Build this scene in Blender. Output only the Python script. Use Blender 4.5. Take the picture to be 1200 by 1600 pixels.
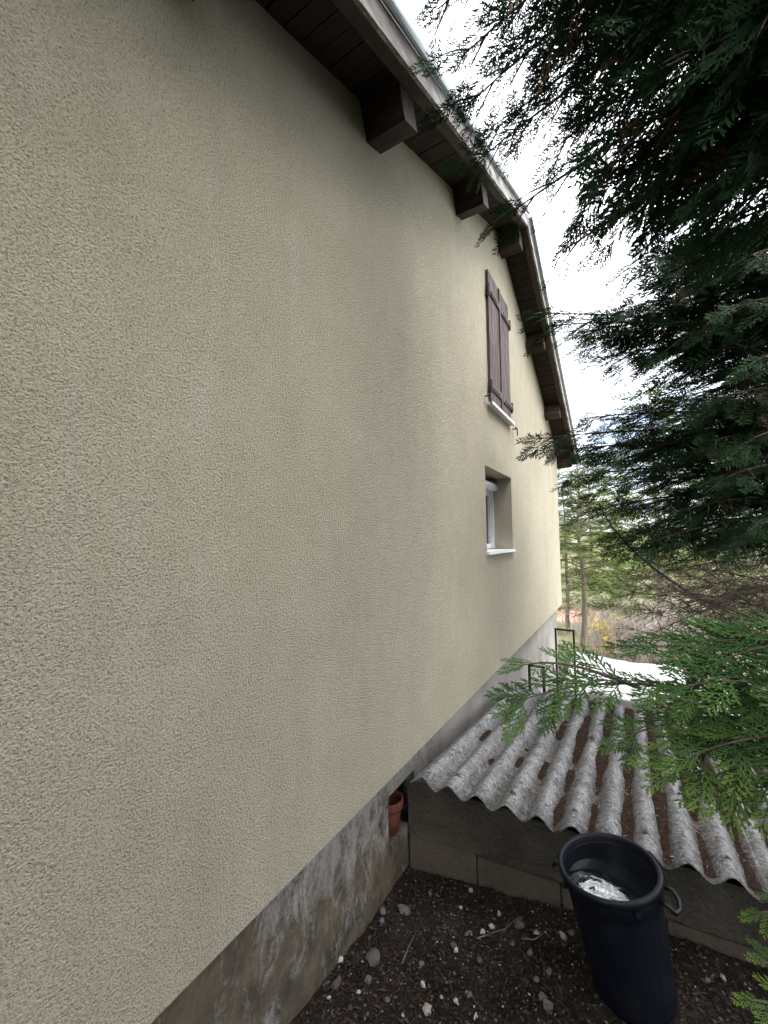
import bpy, bmesh, math, random
import numpy as np
from mathutils import Vector, Matrix, noise as mnoise

for o in list(bpy.data.objects): bpy.data.objects.remove(o)
scene = bpy.context.scene
COL = scene.collection
random.seed(7); RNG = np.random.default_rng(7)

# ------------------------------------------------------------------ camera
FPX = 629.0
CAM = np.array([1.25, 0.0, 2.0])
YAW, PITCH, ROLL = math.radians(31.265), math.radians(3.74), math.radians(-0.514)
FW = np.array([-math.sin(YAW)*math.cos(PITCH), math.cos(YAW)*math.cos(PITCH), math.sin(PITCH)])
RT = np.array([math.cos(YAW), math.sin(YAW), 0.0]); UP = np.cross(RT, FW)
RT, UP = RT*math.cos(ROLL)+UP*math.sin(ROLL), UP*math.cos(ROLL)-RT*math.sin(ROLL)
cam_d = bpy.data.cameras.new('camera'); cam = bpy.data.objects.new('camera', cam_d); COL.objects.link(cam)
cam.matrix_world = Matrix(((RT[0], UP[0], -FW[0], CAM[0]), (RT[1], UP[1], -FW[1], CAM[1]), (RT[2], UP[2], -FW[2], CAM[2]), (0, 0, 0, 1)))
cam_d.sensor_fit = 'VERTICAL'; cam_d.sensor_height = 36.0; cam_d.sensor_width = 27.0
cam_d.lens = FPX/1600*36.0; cam_d.clip_start = 0.02; cam_d.clip_end = 3000
scene.camera = cam

# ------------------------------------------------------------------ sky and sun (overcast)
SUN_EL, SUN_AZ = math.radians(62), math.radians(100)      # azimuth measured from +Y towards +X
world = bpy.data.worlds.new('World'); scene.world = world; world.use_nodes = True
wt = world.node_tree; wt.nodes.clear()
wo = wt.nodes.new('ShaderNodeOutputWorld'); wb = wt.nodes.new('ShaderNodeBackground')
sky = wt.nodes.new('ShaderNodeTexSky'); sky.sky_type = 'NISHITA'; sky.sun_disc = False
sky.sun_elevation = SUN_EL; sky.sun_rotation = SUN_AZ; sky.air_density = 1.0; sky.dust_density = 2.5
wc = wt.nodes.new('ShaderNodeTexCoord'); wn = wt.nodes.new('ShaderNodeTexNoise')
wn.inputs['Scale'].default_value = 2.2; wn.inputs['Detail'].default_value = 5; wn.inputs['Roughness'].default_value = .5
wr = wt.nodes.new('ShaderNodeMapRange'); wr.inputs[1].default_value = .36; wr.inputs[2].default_value = .54; wr.inputs[3].default_value = .12; wr.inputs[4].default_value = 1.0
wm = wt.nodes.new('ShaderNodeMix'); wm.data_type = 'RGBA'; wm.inputs[7].default_value = (12.6, 12.9, 13.6, 1)
wt.links.new(wc.outputs['Generated'], wn.inputs['Vector']); wt.links.new(wn.outputs['Fac'], wr.inputs[0])
wt.links.new(wr.outputs[0], wm.inputs[0]); wt.links.new(sky.outputs[0], wm.inputs[6])
wt.links.new(wm.outputs[2], wb.inputs[0]); wb.inputs[1].default_value = 0.1
wt.links.new(wb.outputs[0], wo.inputs[0])
sun_d = bpy.data.lights.new('sun', 'SUN'); sun_d.energy = 1.5; sun_d.angle = math.radians(40); sun_d.color = (1, .97, .92)
sun = bpy.data.objects.new('sun', sun_d); COL.objects.link(sun)
sdir = Vector((math.sin(SUN_AZ)*math.cos(SUN_EL), math.cos(SUN_AZ)*math.cos(SUN_EL), math.sin(SUN_EL)))
sun.rotation_euler = (-sdir).to_track_quat('-Z', 'Y').to_euler(); sun.location = (6, 3, 12)
scene.view_settings.view_transform = 'Standard'; scene.view_settings.look = 'None'
scene.view_settings.exposure = 1.75; scene.view_settings.gamma = 1; scene.view_settings.use_curve_mapping = False
scene.render.engine = 'CYCLES'; scene.cycles.max_bounces = 3; scene.cycles.diffuse_bounces = 3; scene.cycles.glossy_bounces = 2
scene.cycles.transparent_max_bounces = 2

# ------------------------------------------------------------------ helpers
def ray(px, py): return FW+RT*(px-600)/FPX-UP*(py-800)/FPX
def atz(px, py, z): return CAM+ray(px, py)*z            # real point at a given distance, from measuring the photograph

def tag(o, label=None, cat=None, group=None, kind=None):
    if label: o['label'] = label
    if cat: o['category'] = cat
    if group: o['group'] = group
    if kind: o['kind'] = kind
    return o
def empty(name, loc=(0, 0, 0)):
    o = bpy.data.objects.new(name, None); o.location = loc; o.empty_display_size = .1; COL.objects.link(o); return o
def link(name, me, mat, parent=None, smooth=False):
    o = bpy.data.objects.new(name, me); COL.objects.link(o)
    if mat is not None and not me.materials: me.materials.append(mat)
    if parent is not None:
        o.parent = parent
        p = parent; off = Vector((0, 0, 0))
        while p is not None: off += p.location; p = p.parent
        o.location = -off                              # all parts are modelled in world coordinates
    if smooth: me.shade_smooth()
    return o
def pymesh(name, v, f): me = bpy.data.meshes.new(name); me.from_pydata([tuple(map(float, a)) for a in v], [], f); me.update(); return me
def bmobj(name, bm, mat, parent=None, smooth=False, bevel=0):
    if bevel: bmesh.ops.bevel(bm, geom=[e for e in bm.edges if e.calc_face_angle(0) > .5], offset=bevel, segments=1, affect='EDGES', clamp_overlap=True)
    bmesh.ops.recalc_face_normals(bm, faces=bm.faces)
    me = bpy.data.meshes.new(name); bm.to_mesh(me); bm.free(); return link(name, me, mat, parent, smooth)
BOXF = [(0, 3, 2, 1), (4, 5, 6, 7), (0, 1, 5, 4), (1, 2, 6, 5), (2, 3, 7, 6), (3, 0, 4, 7)]
def box_vf(lo, hi):
    x0, y0, z0 = lo; x1, y1, z1 = hi
    return [(x0, y0, z0), (x1, y0, z0), (x1, y1, z0), (x0, y1, z0), (x0, y0, z1), (x1, y0, z1), (x1, y1, z1), (x0, y1, z1)], BOXF
def bm_add(bm, v, f):
    vs = [bm.verts.new(tuple(map(float, p))) for p in v]
    for q in f: bm.faces.new([vs[i] for i in q])
def box(name, lo, hi, mat, parent=None, bevel=.004):
    bm = bmesh.new(); bm_add(bm, *box_vf(lo, hi)); return bmobj(name, bm, mat, parent, bevel=bevel)
def frame_box_vf(o, ex, ey, ez):
    o, ex, ey, ez = map(np.array, (o, ex, ey, ez))
    v = [o, o+ex, o+ex+ey, o+ey, o+ez, o+ex+ez, o+ex+ey+ez, o+ey+ez]; return v, BOXF
def frame_box(name, o, ex, ey, ez, mat, parent=None, bevel=.004):
    bm = bmesh.new(); bm_add(bm, *frame_box_vf(o, ex, ey, ez)); return bmobj(name, bm, mat, parent, bevel=bevel)
def tube_vf(pts, rad, n=6):
    pts = np.array(pts, float); rad = np.broadcast_to(np.array(rad, float), (len(pts),)); v = []; f = []
    for i, p in enumerate(pts):
        d = pts[min(i+1, len(pts)-1)]-pts[max(i-1, 0)]; d /= np.linalg.norm(d)+1e-9
        a = np.cross(d, (0, 0, 1.) if abs(d[2]) < .9 else (1., 0, 0)); a /= np.linalg.norm(a); b = np.cross(d, a)
        for k in range(n):
            t = 2*math.pi*k/n; v.append(p+rad[i]*(math.cos(t)*a+math.sin(t)*b))
    for i in range(len(pts)-1):
        for k in range(n): f.append((i*n+k, i*n+(k+1) % n, (i+1)*n+(k+1) % n, (i+1)*n+k))
    f.append(tuple(range(n))[::-1]); f.append(tuple((len(pts)-1)*n+k for k in range(n)))
    return v, f
def lathe_vf(prof, n=32, org=(0, 0, 0), axis=(0, 0, 1), mod=None):
    ax = np.array(axis, float); ax /= np.linalg.norm(ax); e1 = np.array([1, 0, -ax[0]/ax[2]]); e1 /= np.linalg.norm(e1); e2 = np.cross(ax, e1)
    v = []; f = []
    for (r, z) in prof:
        for k in range(n):
            t = 2*math.pi*k/n; rr = r*(mod(t, z) if mod else 1); v.append(np.array(org)+ax*z+rr*(math.cos(t)*e1+math.sin(t)*e2))
    for i in range(len(prof)-1):
        for k in range(n): f.append((i*n+k, i*n+(k+1) % n, (i+1)*n+(k+1) % n, (i+1)*n+k))
    return v, f
class MB:
    def __init__(s): s.v = []; s.f = []
    def add(s, v, f):
        n = len(s.v); s.v += [tuple(map(float, p)) for p in v]; s.f += [tuple(i+n for i in q) for q in f]; return s
    def build(s, name, mat, parent=None, smooth=False):
        return link(name, pymesh(name, s.v, s.f), mat, parent, smooth)
def fbm(x, y, z=0, oct=4): return mnoise.fractal((x, y, z), 1.0, 2.0, oct)

# ------------------------------------------------------------------ materials
class NT:
    def __init__(s, name, rough=.8, spec=.3, metal=0.):
        s.m = bpy.data.materials.new(name); s.m.use_nodes = True; s.t = s.m.node_tree; s.b = s.t.nodes['Principled BSDF']
        s.b.inputs['Roughness'].default_value = rough; s.b.inputs['Specular IOR Level'].default_value = spec; s.b.inputs['Metallic'].default_value = metal
        s.co = s.t.nodes.new('ShaderNodeTexCoord').outputs['Object']
    def n(s, typ, **kw):
        nd = s.t.nodes.new(typ)
        for k, v in kw.items():
            if k in nd.inputs: nd.inputs[k].default_value = v
            else: setattr(nd, k, v)
        return nd
    def l(s, a, b): s.t.links.new(a, b)
    def map(s, scale=(1, 1, 1), rot=(0, 0, 0)):
        m = s.n('ShaderNodeMapping'); m.inputs['Scale'].default_value = scale; m.inputs['Rotation'].default_value = rot; s.l(s.co, m.inputs[0]); return m.outputs[0]
    def noise(s, scale, detail=4, rough=.55, vec=None, dist=0):
        nd = s.n('ShaderNodeTexNoise', Scale=scale, Detail=detail, Roughness=rough, Distortion=dist); s.l(vec or s.co, nd.inputs['Vector']); return nd.outputs['Fac']
    def voro(s, scale, vec=None, feature='F1', out='Distance'):
        nd = s.n('ShaderNodeTexVoronoi', Scale=scale); nd.feature = feature; s.l(vec or s.co, nd.inputs['Vector']); return nd.outputs[out]
    def rng(s, x, a, b, c=0., d=1.):
        nd = s.n('ShaderNodeMapRange'); s.l(x, nd.inputs[0])
        for i, q in enumerate((a, b, c, d)): nd.inputs[i+1].default_value = q
        return nd.outputs[0]
    def mix(s, fac, a, b, mode='MIX'):
        nd = s.n('ShaderNodeMix'); nd.data_type = 'RGBA'; nd.blend_type = mode
        for i, q in ((0, fac), (6, a), (7, b)):
            if isinstance(q, (int, float)): nd.inputs[i].default_value = q
            elif isinstance(q, tuple): nd.inputs[i].default_value = (*q, 1)
            else: s.l(q, nd.inputs[i])
        return nd.outputs[2]
    def math(s, op, a, b=0.):
        nd = s.n('ShaderNodeMath', operation=op)
        for i, q in enumerate((a, b)):
            if isinstance(q, (int, float)): nd.inputs[i].default_value = q
            else: s.l(q, nd.inputs[i])
        return nd.outputs[0]
    def col(s, c):
        if isinstance(c, tuple): s.b.inputs['Base Color'].default_value = (*c, 1)
        else: s.l(c, s.b.inputs['Base Color'])
        return s
    def bump(s, h, dist=.01, strength=1.):
        nd = s.n('ShaderNodeBump', Strength=strength, Distance=dist); s.l(h, nd.inputs['Height']); s.l(nd.outputs[0], s.b.inputs['Normal']); return s
    def sep(s, axis):
        nd = s.n('ShaderNodeSeparateXYZ'); s.l(s.co, nd.inputs[0]); return nd.outputs[axis]

def m_stucco():
    t = NT('stucco_render', .95, .1)
    base = t.mix(t.rng(t.noise(.55, 4, .6), .35, .66), (.545, .492, .375), (.630, .575, .450))
    base = t.mix(t.rng(t.noise(5, 5, .65), .40, .66, .0, .22), base, (.41, .385, .29))
    st = t.noise(1.0, 6, .7, t.map((1, 5.0, .9)), .3)          # rain streaks: tall and narrow patches
    base = t.mix(t.rng(st, .53, .74, 0, .34), base, (.64, .62, .56))
    st2 = t.noise(1.0, 6, .7, t.map((1, 3.0, .75)), .5)
    base = t.mix(t.rng(st2, .52, .30, 0, .26), base, (.39, .37, .27))
    g1 = t.noise(120, 3, .6); g2 = t.noise(300, 2, .6); vo = t.voro(170)
    h = t.math('ADD', t.math('ADD', t.rng(g1, .3, .7), t.math('MULTIPLY', t.rng(g2, .3, .7), .6)), t.math('MULTIPLY', vo, .8))
    base = t.mix(t.rng(h, .62, 1.25, .72, 0), base, (.22, .20, .145))  # hollows of the grain darkened in the colour, painted shade of the relief
    t.col(base)
    return t.bump(h, .006, 1.0).m
def m_concrete(name='old_concrete', a=(.30, .29, .27), b=(.40, .39, .37), dirt=.0, rel=.008):
    t = NT(name, .95, .1)
    c = t.mix(t.rng(t.noise(2.5, 5), .35, .7), a, b)
    if dirt:
        z = t.sep(2)
        s1 = t.noise(1.0, 8, .72, t.map((1, 9.5, 4.2), (math.radians(-30), 0, 0)), 1.0)
        s0 = t.noise(1.6, 4, .6)
        low = t.math('ADD', t.rng(z, -.25, .60, .16, -.12), t.rng(t.sep(1), 1.0, 2.5, .08, -.05))
        f = t.rng(t.math('ADD', t.math('ADD', s1, t.math('ADD', t.math('MULTIPLY', t.math('SUBTRACT', s0, .5), .6), t.math('MULTIPLY', t.math('SUBTRACT', t.noise(55, 6, .75), .5), .45))), low), .35, .55)
        yy = t.rng(t.sep(1), 2.3, 3.4, 1, .0)
        f = t.math('MULTIPLY', t.math('MULTIPLY', f, yy), .93)
        c = t.mix(f, c, t.mix(t.rng(t.noise(6, 7, .7), .35, .65), (.030, .022, .013), (.155, .12, .075)))
        s2 = t.noise(1.0, 7, .7, t.map((1, 15, 5.5), (math.radians(-32), 0, 0)), .8)
        c = t.mix(t.math('MULTIPLY', t.rng(t.math('ADD', s2, t.math('MULTIPLY', t.math('SUBTRACT', t.noise(70, 5, .7), .5), .35)), .56, .72, 0, .42), yy), c, (.33, .315, .28))
    g = t.noise(60, 4)
    c = t.mix(t.rng(g, .35, .7, .3, 0), c, (.12, .11, .095)); t.col(c)
    return t.bump(t.math('ADD', t.noise(22, 6, .65), t.math('MULTIPLY', g, .6)), rel, .7).m
def m_wood(name, c1, c2, axis='X', rough=.7, weather=None, scale=1.):
    t = NT(name, rough, .25); sc = {'X': (1.2, 22, 22), 'Y': (22, 1.2, 22), 'Z': (22, 22, 1.2)}[axis]
    g = t.noise(1.4*scale, 6, .65, t.map(sc), .4)
    c = t.mix(t.rng(g, .3, .7), c1, c2)
    if weather:
        w = t.noise(3.0, 5, .7, t.map({'X': (1, 6, 6), 'Y': (6, 1, 6), 'Z': (6, 6, 1)}[axis]))
        c = t.mix(t.rng(w, .45, .62, 0, .85), c, weather)
    t.col(c); return t.bump(g, .004, .6).m
def m_plain(name, c, rough=.5, spec=.4, metal=0., var=.15, sc=6.):
    t = NT(name, rough, spec, metal); d = tuple(x*(1-var) for x in c); u = tuple(min(1, x*(1+var)) for x in c)
    t.col(t.mix(t.noise(sc, 4), d, u)); return t.bump(t.noise(40, 3), .001, .3).m
def m_fibre():
    t = NT('fibre_cement', .9, .15)
    c = t.mix(t.rng(t.noise(7, 6, .65), .32, .68), (.10, .10, .10), (.28, .28, .285))
    c = t.mix(t.rng(t.noise(70, 3, .7), .5, .66, 0, .75), c, (.44, .445, .45))
    c = t.mix(t.rng(t.noise(34, 5, .75), .50, .64, 0, .85), c, (.05, .046, .04))
    c = t.mix(t.rng(t.noise(3, 5, .6, t.map((3, .6, 1))), .55, .72, 0, .6), c, (.12, .105, .085))
    w = t.n('ShaderNodeMath', operation='COSINE'); t.l(t.math('MULTIPLY', t.math('SUBTRACT', t.sep(0), .085), 2*math.pi/.168), w.inputs[0])
    tr = t.rng(w.outputs[0], .35, -.8)                      # dirt deposit along the trough lines
    tr = t.math('MULTIPLY', tr, t.rng(t.sep(0), -.1, .75, .25, 1))
    c = t.mix(t.math('MULTIPLY', tr, t.rng(t.noise(26, 6, .75), .30, .60, .15, .9)), c, (.045, .035, .027))
    t.col(c); return t.bump(t.noise(60, 5, .7), .006, .7).m
def m_soil():
    t = NT('dark_soil', .95, .15)
    c = t.mix(t.rng(t.noise(5, 6, .6), .35, .65), (.012, .0095, .0085), (.032, .026, .022))
    c = t.mix(t.rng(t.noise(80, 4, .7), .52, .7, 0, .8), c, (.10, .08, .062))
    y = t.sep(1); far = t.rng(y, 5.2, 9., 0, 1)
    gr = t.mix(t.rng(t.noise(1.3, 5), .35, .65), (.10, .12, .05), (.22, .20, .11))
    c = t.mix(far, c, gr); t.col(c)
    return t.bump(t.math('ADD', t.noise(45, 6, .75), t.noise(140, 3)), .016, .9).m
def m_leaf(name, dark, light, tip):
    t = NT(name, .8, .10); a = t.n('ShaderNodeAttribute'); a.attribute_name = 'tint'; b = t.n('ShaderNodeAttribute'); b.attribute_name = 'young'
    c = t.mix(a.outputs['Fac'], dark, light); c = t.mix(b.outputs['Fac'], c, tip); c = t.mix(t.rng(a.outputs['Fac'], 1.2, 1.8), c, (.085, .05, .028)); t.col(c)
    return t.m
def m_bark(name='bark', a=(.06, .045, .035), b=(.16, .125, .1)):
    t = NT(name, .9, .15); g = t.noise(3, 6, .65, t.map((9, 9, 1.5)))
    t.col(t.mix(t.rng(g, .3, .7), a, b)); return t.bump(g, .02, .8).m
M = {}
M['stucco'] = m_stucco()
M['found'] = m_concrete('foundation_concrete', (.27, .255, .23), (.40, .385, .36), dirt=1.0)
M['block'] = m_concrete('block_concrete', (.07, .056, .039), (.145, .117, .083), rel=.02)
M['mortar'] = m_concrete('rough_mortar', (.045, .039, .028), (.115, .100, .073), rel=.035)
M['soffit'] = m_wood('soffit_wood', (.018, .010, .009), (.038, .022, .018), 'X')
M['purlin'] = m_wood('purlin_wood', (.022, .012, .009), (.05, .028, .02), 'X', weather=(.075, .047, .034))
M['rafter'] = m_wood('rafter_wood', (.04, .03, .026), (.08, .062, .054), 'Y')
M['barge'] = m_wood('bargeboard_wood', (.13, .11, .10), (.30, .275, .26), 'Y', weather=(.58, .57, .56))
M['zinc'] = m_plain('zinc_trim', (.42, .46, .48), .38, .5, .85, .12)
M['shutter'] = m_wood('shutter_wood', (.040, .024, .022), (.085, .055, .050), 'Z', weather=(.15, .115, .11))
M['iron'] = m_plain('painted_iron', (.05, .03, .03), .6)
M['white'] = m_plain('white_plastic', (.78, .79, .82), .4, .4, 0, .03)
M['tile'] = m_plain('roof_tile', (.36, .17, .12), .8)
M['black'] = m_plain('black_metal', (.012, .012, .014), .5)
M['fibre'] = m_fibre()
M['soil'] = m_soil()
M['terra'] = m_plain('terracotta', (.20, .075, .045), .8, .2, 0, .25, 14)
M['bark'] = m_bark(); M['twig'] = m_bark('dry_twig', (.10, .078, .062), (.22, .18, .15)); M['greytrunk'] = m_bark('grey_bark', (.16, .13, .10), (.30, .26, .2))
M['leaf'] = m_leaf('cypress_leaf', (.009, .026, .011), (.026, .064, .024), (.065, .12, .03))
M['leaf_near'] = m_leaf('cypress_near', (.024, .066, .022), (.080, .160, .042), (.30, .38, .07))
M['leaf_bg'] = m_leaf('pine_leaf', (.075, .11, .035), (.16, .20, .06), (.26, .27, .09))
def m_bin():
    t = NT('bin_plastic', .45, .3); c = t.mix(t.rng(t.noise(9, 5, .6), .4, .7), (.0025, .0038, .008), (.005, .0075, .014)); c = t.mix(t.rng(t.noise(14, 7, .75, t.map((1, 1, .5))), .52, .75, 0, .5), c, (.022, .024, .026)); t.col(c)
    return t.bump(t.noise(90, 3), .0008, .4).m
M['bin'] = m_bin()
def m_water():
    t = NT('bin_water', .05, .5); t.col((.006, .010, .014)); t.b.inputs['IOR'].default_value = 2.8
    h = t.noise(40, 3, .5, None, .3); return t.bump(h, .0009, .8).m
M['water'] = m_water()
M['litter'] = (lambda t: (t.col(t.mix(t.rng(t.noise(40, 5, .75), .35, .68), (.012, .008, .006), (.068, .043, .030))), t.bump(t.noise(90, 5, .75), .012, 1.))[-1].m)(NT('needle_litter', .95, .1))
M['needle'] = m_leaf('dry_needle', (.03, .018, .012), (.11, .068, .045), (.42, .38, .33))
def m_glass():
    t = NT('window_glass', .05, .6); t.col((.02, .025, .03)); return t.m
M['glass'] = m_glass()

# ------------------------------------------------------------------ ground
def gz(x, y):
    if y < 2.0: z = -.17+.115*max(0, 1.95-y)
    elif y < 4.9: z = -.17
    elif y < 11: z = -.17-.30*(y-4.9)
    elif y < 26: z = -2.0-.09*(y-11)
    else: z = -3.35+.10*(y-26)
    if y < 5: z += .115*max(0, min(x, 1.3))
    return z
def ground_hit(px, py):
    v = ray(px, py); lo, hi = .2, 60.
    for _ in range(50):
        m = (lo+hi)/2; p = CAM+v*m
        if p[2] > gz(p[0], p[1]): lo = m
        else: hi = m
    p = CAM+v*lo; return np.array([p[0], p[1], gz(p[0], p[1])])
gx = np.concatenate([[-900, -300, -100, -40, -20, -9, -4, -1.5, -.6], np.arange(-.3, 3.2, .035), [3.6, 4.5, 6, 9, 14, 22, 40, 100, 300, 900]])
gy = np.concatenate([[-900, -300, -100, -40, -15, -6, -3, -1.5, -.6, 0, .4, .7], np.arange(.9, 2.9, .035), np.arange(3.1, 5, .4), np.arange(5, 12, .5), [13, 15, 18, 22, 26, 32, 40, 52, 70, 100, 200, 400, 900]])
V = []
for y in gy:
    for x in gx:
        z = gz(x, min(y, 90))
        if -.5 < x < 3.4 and .8 < y < 3: z += .016*fbm(x*6, y*6, 0, 5)+.010*fbm(x*24, y*24, 3, 3)
        elif y > 5: z += .12*fbm(x*.6, y*.6)
        V.append((x, y, z))
nx = len(gx); Fc = [(j*nx+i, j*nx+i+1, (j+1)*nx+i+1, (j+1)*nx+i) for j in range(len(gy)-1) for i in range(nx-1)]
tag(link('ground', pymesh('ground', V, Fc), M['soil'], None, True), kind='structure')

# ------------------------------------------------------------------ house
house = empty('house', (-4, 4.7, -.2))
tag(house, 'beige rendered gable house with dark wooden eaves and a grey concrete base', 'house')
RY, RZ, SN, SF = 4.93, 5.855, .408, .477
Y0, Y1, YE0, YE1, ZB = -.35, 9.14, -.9, 9.62, .595
def rake(y): return RZ-(SN*(RY-y) if y < RY else SF*(y-RY))
WY0, WY1, WZ0, WZ1, RD = 4.085, 5.165, 1.83, 2.75, .345
bm = bmesh.new()
def prism_yz(bm, poly, x0, x1):
    n = len(poly); a = [bm.verts.new((x1, y, z)) for y, z in poly]; b = [bm.verts.new((x0, y, z)) for y, z in poly]
    bm.faces.new(a); bm.faces.new(b[::-1])
    for i in range(n): bm.faces.new((a[i], b[i], b[(i+1) % n], a[(i+1) % n]))
# outer render skin with the window opening: one ring of front faces, no inner seams
outer = [(Y0, ZB), (Y1, ZB), (Y1, rake(Y1)), (RY, RZ), (Y0, rake(Y0))]; hole = [(WY0, WZ0), (WY1, WZ0), (WY1, WZ1), (WY0, WZ1)]
for x, flip in ((0., False), (-RD, True)):
    o = [bm.verts.new((x, y, z)) for y, z in outer]; h = [bm.verts.new((x, y, z)) for y, z in hole]
    fs = [(o[0], o[1], h[1], h[0]), (o[1], o[2], h[2], h[1]), (o[2], o[3], h[3], h[2]), (o[3], o[4], h[3]), (o[4], o[0], h[0], h[3])]
    for q in fs: bm.faces.new(q if not flip else q[::-1])
    if not flip: O1, H1 = o, h
    else: O2, H2 = o, h
for A, B in ((O1, O2), (H2, H1)):
    for i in range(len(A)): bm.faces.new((A[i], B[i], B[(i+1) % len(A)], A[(i+1) % len(A)]))
bmobj('wall', bm, M['stucco'], house)
bm = bmesh.new(); prism_yz(bm, [(Y0+.01, ZB+.01), (Y1-.003, ZB+.01), (Y1-.003, rake(Y1)-.02), (RY, RZ-.02), (Y0+.01, rake(Y0)-.02)], -8.5, -RD-.12)
bmobj('inner_wall', bm, M['stucco'], house)
# foundation with the low opening
FX = -.1; OY0, OY1, OZ0, OZ1 = 2.243, 2.60, .075, .388
fo = [(Y0+.1, -2.6), (Y1-.1, -2.6), (Y1-.1, ZB-.003), (Y0+.1, ZB-.003)]; ho = [(OY0, OZ0), (OY1, OZ0), (OY1, OZ1), (OY0, OZ1)]
bm = bmesh.new(); o = [bm.verts.new((FX, y, z)) for y, z in fo]; h = [bm.verts.new((FX, y, z)) for y, z in ho]; hb = [bm.verts.new((FX-.5, y, z)) for y, z in ho]; ob = [bm.verts.new((-8.4, y, z)) for y, z in fo]
for i in range(4):
    j = (i+1) % 4; bm.faces.new((o[i], o[j], h[j], h[i])); bm.faces.new((h[i], h[j], hb[j], hb[i])); bm.faces.new((o[j], o[i], ob[i], ob[j]))
bm.faces.new(hb); bm.faces.new(ob[::-1]); bmobj('foundation', bm, M['found'], house)
# roof
XO = .29
bm = bmesh.new(); TH = .05
prof = [(YE0, rake(YE0)), (RY, RZ), (YE1, rake(YE1)), (YE1, rake(YE1)+TH), (RY, RZ+TH), (YE0, rake(YE0)+TH)]
prof = [(y, z+.03) for y, z in prof]
a = [bm.verts.new((XO+.045, y, z)) for y, z in prof]; b = [bm.verts.new((-8.9, y, z)) for y, z in prof]; n = 6
bm.faces.new((a[0], a[1], a[4], a[5])); bm.faces.new((a[1], a[2], a[3], a[4]))
bm.faces.new((b[1], b[0], b[5], b[4])); bm.faces.new((b[2], b[1], b[4], b[3]))
for i in range(n): bm.faces.new((a[i], b[i], b[(i+1) % n], a[(i+1) % n]))
roof = bmobj('roof', bm, M['tile'], house)
def slope_frame(side):
    s = SN if side < 0 else -SF; L = math.hypot(1, s); return np.array([0, 1/L, s/L]), np.array([0, -s/L, 1/L])
# soffit planks, each running out from the wall
pm = None
for side in (-1, 1):
    t, nrm = slope_frame(side); L = (RY-YE0 if side < 0 else YE1-RY)/t[1]; w = .115; k = 0
    while (k+1)*w < L:
        s = k*w+.004; o = np.array([0, RY, RZ])+(-t if side < 0 else t)*(s+w-.008 if side < 0 else s)+nrm*(-.012+random.uniform(-.002, .002))
        frame_box('plank', o+np.array([-.3, 0, 0]), (XO+.3, 0, 0), t*(w-.008), nrm*.02, M['soffit'], roof, bevel=.003); k += 1
# purlin ends
PUR = [(.54, -1), (1.82, -1), (3.32, -1), (4.862, 0), (6.41, 1), (7.87, 1), (9.33, 1)]
for py_, side in PUR:
    if side: t, nrm = slope_frame(side)
    else: t, nrm = np.array([0, 1., 0]), np.array([0, 0, 1.])
    w, hh = .17, .215
    if side <= 0: o = np.array([-.3, py_, rake(py_)-.012])-nrm*hh-(0 if side else 1)*np.array([0, 0, .035])
    else: o = np.array([-.3, py_, rake(py_)-.012])-nrm*hh
    frame_box('purlin', o, (.3+XO-.03, 0, 0), t*w, nrm*(hh+.004), M['purlin'], roof, bevel=.006)
for side in (-1, 1):
    t, nrm = slope_frame(side); L = (RY-YE0 if side < 0 else YE1-RY)/t[1]; R0 = np.array([0, RY, RZ]); d = (-t if side < 0 else t)
    def run(name, x0, x1, n0, n1, mat, bev=.005):
        o = R0+np.array([x0, 0, 0])+nrm*n0; frame_box(name, o if side > 0 else o+d*L, (x1-x0, 0, 0), t*L, nrm*(n1-n0), mat, roof, bevel=bev)
    run('rake_rafter', XO-.028, XO+.040, -.055, .028, M['rafter'])
    run('bargeboard', XO+.042, XO+.064, -.062, .062, M['barge'])
    mb = MB(); P0 = R0+np.array([XO+.085, 0, 0])+nrm*.085; mb.add(*tube_vf([P0, P0+d*L], .024, 12))
    o_ = R0+np.array([XO-.02, 0, 0])+nrm*.098
    mb.add(*frame_box_vf(o_ if side > 0 else o_+d*L, (.10, 0, 0), t*L, nrm*.010))
    mb.build('rake_trim', M['zinc'], roof, False)
# lower window
win = empty('window', (-RD, (WY0+WY1)/2, WZ0)); win.parent = house; win.location = Vector((-RD, (WY0+WY1)/2, WZ0))-house.location
xb = -RD+.035; fw_ = .06
mb = MB()
for lo, hi in (((xb, WY0, WZ0+.03), (xb+.05, WY0+fw_, WZ1-.16)), ((xb, WY1-fw_, WZ0+.03), (xb+.05, WY1, WZ1-.16)), ((xb, WY0+fw_, WZ0+.03), (xb+.05, WY1-fw_, WZ0+.09)), ((xb, WY0+fw_, WZ1-.22), (xb+.05, WY1-fw_, WZ1-.16)), ((xb, (WY0+WY1)/2-.035, WZ0+.09), (xb+.045, (WY0+WY1)/2+.035, WZ1-.22))): mb.add(*box_vf(lo, hi))
mb.build('frame', M['white'], win)
for ya, yb in ((WY0+fw_, (WY0+WY1)/2-.035), ((WY0+WY1)/2+.035, WY1-fw_)): box('pane', (xb+.015, ya, WZ0+.09), (xb+.02, yb, WZ1-.22), M['glass'], win, 0)
for ya in (WY0+.002, WY1-.047): box('shutter_rail', (xb+.052, ya, WZ0+.03), (xb+.085, ya+.045, WZ1-.16), M['white'], win)
bm = bmesh.new(); prism = [(xb, WZ1-.16), (xb+.12, WZ1-.16), (xb+.145, WZ1-.12), (xb+.145, WZ1-.085), (xb+.10, WZ1-.05), (xb, WZ1-.05)]
a = [bm.verts.new((x, WY0+.002, z)) for x, z in prism]; b = [bm.verts.new((x, WY1-.002, z)) for x, z in prism]
bm.faces.new(a); bm.faces.new(b[::-1])
for i in range(6): bm.faces.new((a[i], b[i], b[(i+1) % 6], a[(i+1) % 6]))
bmobj('shutter_box', bm, M['white'], win)
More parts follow.
